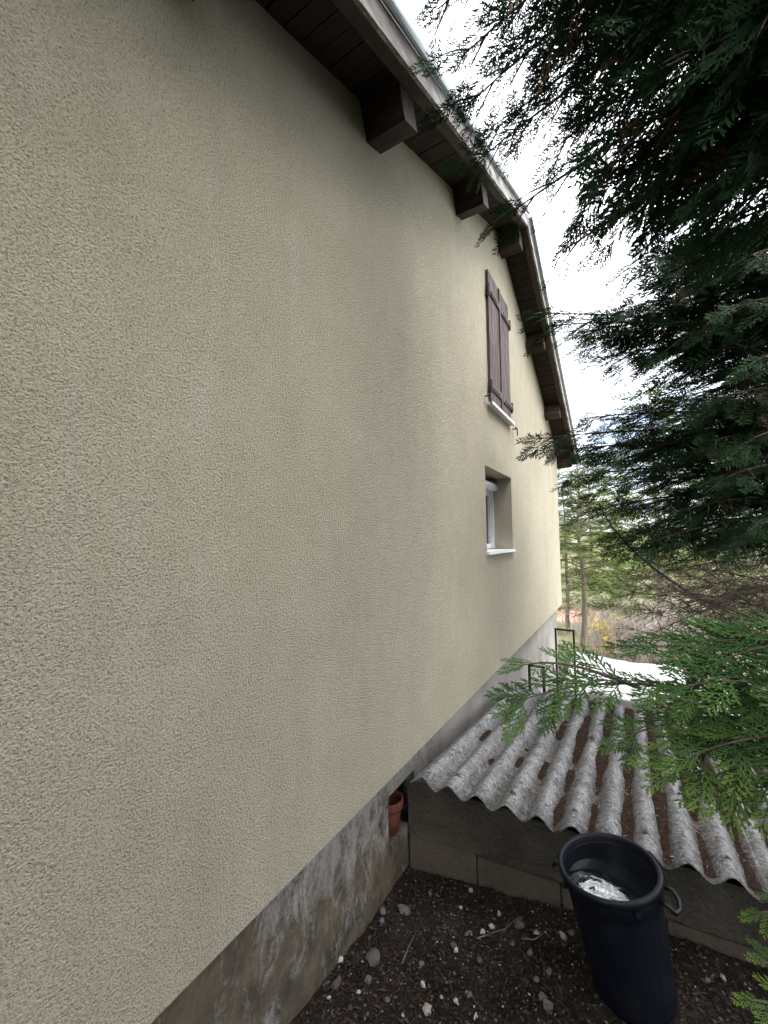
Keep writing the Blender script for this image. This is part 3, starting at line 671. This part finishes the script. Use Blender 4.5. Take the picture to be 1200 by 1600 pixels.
while made < 60:
    zz = rf_.uniform(.7, 7.6); a_ = rf_.uniform(0, 6.283); rr = (2.0 if zz < 4 else 2.0*(8.2-zz)/4.2)*rf_.uniform(.8, 1.1)
    root = np.array([T1[0], T1[1], zz]); tip = root+np.array([math.cos(a_)*rr, math.sin(a_)*rr, rf_.uniform(-.3, .3)]); ok = True
    for q in (tip, root+(tip-root)*.75, root+(tip-root)*.5):
        v = q-CAM; dz = v@FW
        if dz > -.3:
            u_ = 600+FPX*(v@RT)/max(dz, .05); w_ = 800-FPX*(v@UP)/max(dz, .05)
            if u_ < 1200+FPX*.45/max(dz, .3) and w_ > -250: ok = False
        if np.linalg.norm(v) < .9: ok = False
    if q_bad(tip) or not ok: continue
    made += 1; bough(near, [root, (root+tip)/2+np.array([0, 0, .12]), tip], .5, .34, .14, T_LOW, M['leaf'], sec_step=.18)
# second cypress further along
T2 = np.array([3.35, 6.3]); mid = empty('cypress_tree', (T2[0], T2[1], gz(*T2)))
tag(mid, 'second dark cypress further down, its boughs level with the shuttered window', 'tree', 'cypresses along the yard')
trunk(mid, (T2[0], T2[1], gz(*T2)-.1), (T2[0], T2[1], 7.6), .19, M['bark'])
B2 = [(985, 480, 3.3, 4.6, .6), (846, 490, 3.9, 3.9, .7), (930, 560, 4.0, 4.0, .55), (1010, 410, 3.2, 5.2, .6), (905, 520, 3.8, 4.3, .5), (1080, 520, 3.2, 4.2, .6), (925, 652, 3.9, 3.1, .5), (838, 686, 3.9, 2.9, .42), (920, 700, 4.0, 2.8, .55), (1010, 640, 3.6, 3.2, .6), (960, 760, 3.8, 2.5, .55), (1040, 720, 3.4, 2.7, .6), (1050, 800, 3.3, 2.3, .55), (1010, 850, 3.6, 1.9, .45), (1120, 860, 3.0, 1.9, .5), (1130, 620, 2.8, 3.4, .6), (1150, 740, 2.7, 2.6, .6), (1140, 480, 2.8, 4.4, .6), (1190, 560, 2.7, 3.8, .6), (1190, 680, 2.6, 3.0, .6), (1190, 820, 2.7, 2.2, .55), (1170, 400, 2.9, 5.0, .6), (1060, 390, 3.4, 5.4, .6), (1100, 440, 4.2, 5.0, .6), (1080, 680, 4.2, 3.1, .6), (1160, 600, 4.2, 3.3, .6), (1130, 780, 4.2, 2.4, .6), (1100, 570, 4.4, 3.8, .6), (1180, 480, 4.2, 4.6, .6), (1170, 350, 3.6, 5.6, .6), (870, 508, 3.7, 4.0, .5), (905, 500, 3.8, 4.1, .55), (940, 525, 3.6, 4.0, .55), (960, 500, 3.5, 4.3, .55), (985, 540, 3.7, 4.0, .55), (872, 705, 4.0, 2.8, .5), (895, 745, 4.3, 2.6, .5), (930, 795, 4.2, 2.4, .5), (965, 835, 4.0, 2.1, .5), (950, 725, 3.7, 2.8, .5), (1000, 790, 3.6, 2.4, .5), (1000, 560, 3.6, 3.9, .55), (1060, 600, 3.4, 3.5, .55), (985, 690, 4.4, 3.0, .55), (1050, 450, 3.4, 4.7, .55), (1110, 690, 3.2, 3.0, .55)]
for px, py, z, rz, w in B2: reach(mid, T2, px, py, z, rz, w*.85, sag=.08, ssize=.215, step=.078, sec_step=.125, flat=.85)
for k in range(38):
    px, py = rf_.uniform(1010, 1260), rf_.uniform(360, 860); z = rf_.uniform(3.0, 4.8)
    reach(mid, T2, px, py, z, atz(px, py, z)[2]+rf_.uniform(-.2, .6), .5, sag=.08, tmpl=T_FILL, ssize=.26, step=.10, sec_step=.15)
# presumed row behind the camera, unseen, added to shade the near wall
for X_, Y_, lab in ((2.7, -.95, 'unseen cypress added right behind the viewpoint to shade the near wall'), (3.1, -4.6, 'unseen cypress added further behind the viewpoint to shade the wall')):
    bk = empty('cypress_tree', (X_, Y_, gz(X_, Y_))); tag(bk, lab, 'tree', 'cypresses along the yard'); trunk(bk, (X_, Y_, gz(X_, Y_)-.1), (X_, Y_, 8.6), .17, M['bark'])
    for k in range(58):
        u_ = k/58; zz = .9+7*u_; a_ = k*2.4; rr = 2.25*(1-.75*u_**1.6)*rf_.uniform(.85, 1.1)
        root = np.array([X_, Y_, zz]); tip = root+np.array([math.cos(a_)*rr, math.sin(a_)*rr, rf_.uniform(-.2, .3)]); ok = tip[0] > .4
        for q in (tip, root+(tip-root)*.7, root+(tip-root)*.4):
            v = q-CAM; dz = v@FW
            if math.hypot(v[0], v[1]) < .75 and abs(v[2]) < 1.2: ok = False
            if dz > -.5 and v@RT < dz*1.0+.75 and v@UP < dz*1.35+.9: ok = False
        if ok: bough(bk, [root, (root+tip)/2+np.array([0, 0, .15]), tip], .6, .36, .15, T_LOW, M['leaf'], sec_step=.18)
# bare dead twigs low on the second cypress
for i in range(46):
    px, py, z = random.uniform(985, 1200), random.uniform(870, 1005), random.uniform(4.2, 6.8)
    tip = atz(px, py, z); root = np.array([T2[0], T2[1], random.uniform(.1, 1.9)]); md = (root+tip)/2+np.array([0, 0, random.uniform(-.1, .25)])
    mb = MB(); n = 7; P = [bez((root, md, tip), k/n) for k in range(n+1)]; mb.add(*tube_vf(P, [.016*(1-.8*k/n) for k in range(n+1)], 4))
    for k in range(2, n+1):
        for _ in range(6):
            d = unit(P[k]-P[k-1]); s = unit(d+RNG.normal(size=3)*.55); l = random.uniform(.12, .42); q = P[k]+s*l; mb.add(*tube_vf([P[k], (P[k]+q)/2+RNG.normal(size=3)*.02, q+np.array([0, 0, -.05])], [.005, .0035, .0015], 3))
            for _ in range(2): e = P[k]+(q-P[k])*random.uniform(.3, .9); mb.add(*tube_vf([e, e+unit(s+RNG.normal(size=3)*.6)*random.uniform(.06, .18)], [.003, .0012], 3))
    mb.build('dead_branch', M['twig'], mid, True)
P = [atz(1150, 960, 5.5), atz(1060, 925, 5.3), atz(985, 870, 5.2), atz(950, 820, 5.2), atz(936, 788, 5.2)]
MB().add(*tube_vf([bez(P, k/12) for k in range(13)], [.03*(1-.8*k/12) for k in range(13)], 6)).build('dead_branch', M['bark'], mid, True)

# lowest branch of the near cypress, right in front of the camera
def near_branch(pts, width=.14, young=.3, step=.052, seed=0):
    rs = random.Random(int(pts[-1][0]*3+pts[-1][1])); P = [atz(*p) for p in pts]; n = 16; C = [bez(P, k/n) for k in range(n+1)]
    L = sum(np.linalg.norm(C[i+1]-C[i]) for i in range(n)); wood = MB().add(*tube_vf(C, [.0055*(1-.75*k/n) for k in range(n+1)], 6)); lv = Leaves(); m = int(L/step)
    for i in range(m):
        t = .06+.92*(i+.5)/m; d = unit(bez(P, min(1, t+.03))-bez(P, t-.03)); up = unit(np.array([0, 0, 1.])-.35*FW+np.array([rs.gauss(0, .22), rs.gauss(0, .22), 0])); lat = unit(np.cross(up, d)); sd = 1 if i % 2 else -1
        a = math.radians(rs.uniform(28, 46)); dd = unit(d*math.cos(a)+lat*sd*math.sin(a)+np.array([0, 0, rs.uniform(-.16, .08)]))
        sz = width*1.12*(1.12-.70*t)*rs.uniform(.75, 1.25)+.035
        lv.add(bez(P, t), dd, up, sz, min(1, max(0, .5+rs.gauss(0, .3))), young*rs.uniform(.2, 1.4), T_HI[rs.randrange(4)])
    lv.add(bez(P, .93), unit(C[-1]-C[-2]), unit(np.array([0, 0, 1.])-.3*FW), width*.55+.03, .6, young, T_HI[0])
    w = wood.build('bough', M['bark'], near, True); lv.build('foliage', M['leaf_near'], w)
for pts, w, yg in (
    ([(1330, 1190, 1.05), (1120, 1060, 1.02), (950, 1040, 1.0), (798, 1100, .98)], .145, .35),
    ([(1000, 1075, 1.0), (930, 1050, 1.0), (880, 1025, 1.0), (812, 1040, 1.0)], .09, .3),
    ([(1330, 1160, 1.0), (1180, 1110, .98), (1080, 1110, .95), (975, 1152, .92)], .14, .2),
    ([(1340, 1090, .95), (1220, 1030, .95), (1130, 1000, .95), (1015, 1012, .97)], .16, .05),
    ([(1340, 1050, .97), (1260, 1010, .97), (1180, 990, .97), (1090, 1005, .97)], .16, .0),
    ([(1340, 1180, .9), (1230, 1150, .88), (1130, 1150, .85), (1050, 1200, .82)], .14, .7),
    ([(1350, 1130, .95), (1260, 1080, .9), (1180, 1070, .9), (1090, 1100, .9)], .16, .1),
    ([(1350, 1210, .85), (1270, 1170, .82), (1190, 1170, .8), (1105, 1220, .8)], .13, .8),
    ([(1350, 1150, .92), (1290, 1120, .9), (1220, 1120, .9), (1140, 1150, .9)], .15, .4),
    ([(1340, 1120, .88), (1240, 1070, .86), (1160, 1050, .86), (1060, 1075, .86)], .15, .2),
    ([(1340, 1020, .95), (1260, 1000, .93), (1200, 1000, .92), (1120, 1035, .92)], .15, .1),
    ([(1340, 1160, .84), (1260, 1140, .82), (1190, 1140, .8), (1080, 1180, .8)], .13, .9),
    ([(1340, 1200, .8), (1280, 1190, .78), (1220, 1200, .78), (1150, 1235, .78)], .12, .9),
    ([(1350, 1440, .8), (1300, 1425, .8), (1250, 1415, .8), (1178, 1428, .8)], .035, 1.2),
    ([(1350, 1630, .7), (1300, 1600, .7), (1250, 1570, .7), (1172, 1562, .7)], .035, 1.3),
    ([(1350, 1560, .72), (1310, 1545, .72), (1260, 1530, .72), (1188, 1500, .72)], .03, 1.3)): near_branch(pts, w, yg)

# ------------------------------------------------------------------ things behind the shed
def conifer(label, base, h, r, n, mat=None, lean=0, clear=.25, ss=.5):
    t = empty('pine_tree', base); tag(t, label, 'tree', 'trees behind the house')
    base = np.array(base, float); P = trunk(t, base-np.array([0, 0, .2]), base+np.array([lean, 0, h]), .035*h*.36+.02, M['greytrunk'], .1)
    lv = Leaves(); wood = MB(); rs = random.Random(int(base[1]*100))
    for i in range(n):
        u = clear+(1-clear)*((i+.5)/n)**.85; p = bez([base, base+np.array([lean*.5, 0, h*.5]), base+np.array([lean, 0, h])], u); L = r*(1-u)**.65*rs.uniform(.6, 1.15)+.25; a = i*2.4+rs.uniform(-.4, .4)
        d = np.array([math.cos(a), math.sin(a), rs.uniform(-.15, .25)]); q = [p, p+d*L*.5+np.array([0, 0, .12*L]), p+d*L+np.array([0, 0, -.15*L])]; wood.add(*tube_vf([bez(q, w_) for w_ in (0, .25, .5, .75, 1)], [.018, .015, .012, .008, .004], 3))
        for k in range(max(6, int(L/.11))):
            s = rs.uniform(.22, 1); pos = bez(q, s); dd = unit(d+np.array([rs.gauss(0, .7), rs.gauss(0, .7), rs.uniform(-.35, .25)]))
            lv.add(pos, dd, unit(np.array([rs.gauss(0, .5), rs.gauss(0, .5), 1])), ss*rs.uniform(.6, 1.2), rs.random(), rs.random()*.5, T_LOW[rs.randrange(3)])
    wood.build('branches', M['greytrunk'], t, True); lv.build('crown', mat or M['leaf_bg'], t)
b = atz(916, 1085, 10.2); b[2] = gz(b[0], b[1]); conifer('slender light green pine with a bare trunk just beyond the house corner', b, 6.2, 2.3, 70, clear=.42)
for px, z, h, r, lab in ((1030, 14, 10, 2.6, 'tall yellowish green conifer rising behind the cypress boughs'), (885, 22, 8.5, 2.6, 'conifer seen right past the eaves corner of the house'), (965, 26, 8.0, 3.2, 'broad light conifer in the middle distance'), (1110, 20, 9, 3.2, 'broad conifer hidden behind the dead twigs'), (925, 36, 11.5, 3.5, 'farthest conifer on the slope'), (1180, 30, 10, 4, 'far conifer at the right edge of the view')):
    b = atz(px, 900, z); b[2] = gz(b[0], b[1])-.1; conifer(lab, b, h, r, 75, clear=.12, ss=.8)

def shrub(name, label, c, r, h, n, mat, kind=None, twigs=True, cat='shrub'):
    mb = MB(); rs = random.Random(int(c[0]*77+c[1]*31))
    for i in range(n):
        a = rs.uniform(0, 6.28); rr = r*math.sqrt(rs.random()); p = np.array([c[0]+rr*math.cos(a)*1.0, c[1]+rr*math.sin(a)*.6, gz(c[0], c[1])-.05]); q = p+np.array([rs.gauss(0, .22), rs.gauss(0, .22), 1])*h*rs.uniform(.45, 1.05)
        mb.add(*tube_vf([p, (p+q)/2+np.array([rs.gauss(0, .05), 0, 0]), q], [.012, .009, .004], 3))
        for _ in range(5):
            e = p+(q-p)*rs.uniform(.3, 1); mb.add(*tube_vf([e, e+np.array([rs.gauss(0, .5), rs.gauss(0, .5), rs.uniform(.2, .9)])*.35*h*.6], [.007, .003], 3))
    o = mb.build(name, mat, None); tag(o, label, cat, kind=kind); return o
pale = m_bark('pale_twigs', (.30, .26, .22), (.50, .44, .40)); yel = m_plain('yellow_blossom', (.70, .52, .04), .8)
for px, z, r, h, lab in ((985, 13, 1.6, 1.9, 'pale bare shrub thicket below the pine'), (1070, 12, 1.8, 2.2, 'pale bare shrub thicket under the dead twigs'), (1010, 17, 2.6, 2.4, 'leafless thicket further down the slope'), (1140, 16, 2.5, 2.6, 'leafless thicket at the right behind the front branch')):
    shrub('bare_thicket', lab, atz(px, 1000, z), r, h, 330, pale, kind='stuff', cat='thicket')
c = atz(942, 1000, 13.5); sb = shrub('forsythia_shrub', 'yellow flowering shrub right of the pine trunk', c, .42, 1.3, 90, pale)
lv = Leaves()
for i in range(240): a = random.uniform(0, 6.28); rr = .6*math.sqrt(random.random()); lv.add(np.array([c[0]+rr*math.cos(a), c[1]+rr*math.sin(a), gz(c[0], c[1])+random.uniform(.35, 1.7)]), RNG.normal(size=3), unit(RNG.normal(size=3)), .2, .5, 0, T_LOW[0])
fl = lv.build('blossom', yel, sb)
c = atz(893, 1020, 10.0); hd = Leaves()
for i in range(420): a = random.uniform(0, 6.28); rr = .9*math.sqrt(random.random()); hd.add(np.array([c[0]+rr*math.cos(a), c[1]+rr*math.sin(a)*.6, gz(c[0], c[1])+random.uniform(.0, 1.25)*(1-.3*rr)]), np.array([random.gauss(0, .5), random.gauss(0, .5), 1]), unit(RNG.normal(size=3)), .3, random.random(), random.random(), T_LOW[1])
M['leaf_grey'] = m_leaf('grey_leaf', (.15, .18, .12), (.30, .33, .24), (.42, .42, .33))
hb_ = hd.build('grey_green_bush', M['leaf_grey'], None); tag(hb_, 'low grey green bush beyond the far house corner', 'bush')
# far house with pinkish tiled roof
hc = atz(880, 985, 24.); fh = empty('far_house', (hc[0], hc[1], gz(hc[0], hc[1]))); tag(fh, 'distant house with a pinkish tiled roof glimpsed left of the pine trunk', 'house')
zg = gz(hc[0], hc[1])-.3; zt = hc[2]
tilepink = m_plain('pink_tiles', (.50, .30, .24), .8, .2, 0, .25, 3); cream = m_plain('cream_wall', (.6, .55, .45), .9)
hx0, hx1, hy0, hy1 = hc[0]-5, hc[0]+1.5, hc[1], hc[1]+6
box('wall', (hx0, hy0, zg), (hx1, hy1, zt-.1), cream, fh)
rf = MB(); yr = (hy0+hy1)/2; rv = [(hx0-.4, hy0-.5, zt-.25), (hx1+.4, hy0-.5, zt-.25), (hx1+.4, yr, zt+1.15), (hx0-.4, yr, zt+1.15), (hx0-.4, hy1+.5, zt-.25), (hx1+.4, hy1+.5, zt-.25)]
rf.add(rv, [(0, 1, 2, 3), (3, 2, 5, 4), (0, 4, 5, 1), (0, 3, 4), (1, 5, 2)]); rfo = rf.build('roof', tilepink, fh)
for k in range(22):
    x = hx0-.4+(hx1-hx0+.8)*(k+.5)/22; mbx = MB().add(*tube_vf([(x, hy0-.5, zt-.24), (x, yr, zt+1.16)], .09, 6)); mbx.build('tile_row', tilepink, rfo, True)
for wx in (hx0+1, hx0+3, hx0+5): box('window', (wx, hy0-.03, zt-1.5), (wx+.8, hy0+.01, zt-.6), M['glass'], fh)
# black railings by the house base
for i, (px, pt, pb, z, w) in enumerate(((827, 1041, 1140, 4.8, .16), (868, 984, 1060, 6.6, .27))):
    p = atz(px, pt, z); g = gz(p[0], p[1]); rl = empty('railing', (p[0], p[1], g)); tag(rl, ('black metal railing by the house base just behind the shed', 'black metal railing at the far corner of the house base')[i], 'railing', 'railings by the house')
    for x in (p[0], p[0]+w): box('post', (x-.014, p[1]-.014, g-.1), (x+.014, p[1]+.014, p[2]), M['black'], rl, .002)
    box('top_rail', (p[0]-.014, p[1]-.014, p[2]+.0005), (p[0]+w+.014, p[1]+.014, p[2]+.026), M['black'], rl, .002)
    if i == 9: box('lower_rail', (p[0]+.014, p[1]-.01, p[2]-.42), (p[0]+w-.014, p[1]+.01, p[2]-.40), M['black'], rl, .002)
# white tarpaulins
tarp_m = m_plain('white_tarp', (.36, .36, .36), .6, .3, 0, .04, 2)
def tarp(label, px, py, z, wx, wy, drop, hh):
    c = atz(px, py, z); N = 26; v = []; f = []; 
    for j in range(N+1):
        for i in range(N+1):
            u, w = 2*i/N-1, 2*j/N-1; e = max(abs(u), abs(w)); dz = 0 if e < .8 else -drop*((e-.8)/.2)
            v.append((c[0]+u*wx*(1 if e < .8 else .8+.25*(e-.8)), c[1]+w*wy*(1 if e < .8 else .8+.25*(e-.8)), c[2]+hh*.5*(-w)*0+dz+.05*fbm(u*2, w*2, z, 4)+.12*w))
    for j in range(N):
        for i in range(N): f.append((j*(N+1)+i, j*(N+1)+i+1, (j+1)*(N+1)+i+1, (j+1)*(N+1)+i))
    o = link('tarpaulin', pymesh('tarpaulin', v, f), tarp_m, None, True); tag(o, label, 'tarpaulin', 'white tarpaulins behind the shed')
tarp('large white tarpaulin spread behind the shed under the front branch', 975, 1058, 7.6, 1.25, 1.2, .9, .3)
tarp('small white tarpaulin beside the wooden crate', 1085, 1092, 6.3, .75, .55, .8, .2)
# wooden crate
cc = atz(1053, 1095, 5.75); cr = empty('wooden_crate', (cc[0], cc[1], cc[2]-.9)); tag(cr, 'weathered wooden slat crate behind the far edge of the shed roof', 'crate')
cw = m_wood('crate_wood', (.25, .19, .13), (.42, .34, .25), 'X'); g0 = cc[2]-.16
for k in range(3):
    z = g0+k*.1
    for y in (-.16, .16): box('slat', (cc[0]-.2, cc[1]+y-.008, z), (cc[0]+.25, cc[1]+y+.008, z+.075), cw, cr, .002)
    for x in (-.2, .25): box('slat', (cc[0]+x-.018*(x < 0)+.002*(x > 0), cc[1]-.15, z), (cc[0]+x+.018*(x > 0)-.002*(x < 0), cc[1]+.15, z+.075), cw, cr, .002)
for x in (-.18, .23):
    for y in (-.135, .135): box('post', (cc[0]+x-.016, cc[1]+y-.016, g0-1.2), (cc[0]+x+.016, cc[1]+y+.016, g0+.3), cw, cr, .002)
# wire fence behind the shed
fa, fb = np.array([.55, 6.1]), np.array([4.2, 6.75]); zb, zt = -.75, .02
fen = empty('wire_fence', (fa[0], fa[1], gz(*fa))); tag(fen, 'wire mesh fence between the shed and the white tarpaulins', 'fence'); galv = m_plain('galvanised_wire', (.42, .43, .44), .5, .4, .6)
Lf = np.linalg.norm(fb-fa); fd = (fb-fa)/Lf; mb = MB(); s = -.8
def fp(s, z): q = fa+fd*s; return np.array([q[0], q[1], z])
H = zt-zb
while s < Lf:
    for sg in (1, -1):
        a0, a1 = (s, s+H) if sg > 0 else (s+H, s); 
        p, q = fp(a0, zb), fp(a1, zt); 
        if min(a0, a1) >= 0 and max(a0, a1) <= Lf: mb.add(*tube_vf([p, q], .0016, 3))
    s += .055
mb.build('wire_mesh', galv, fen)
for k in range(3): q = fa+fd*(.02+k*1.8); MB().add(*tube_vf([(q[0], q[1], gz(*q)-.3), (q[0], q[1], zt+.05)], .018, 8)).build('post', galv, fen, True)
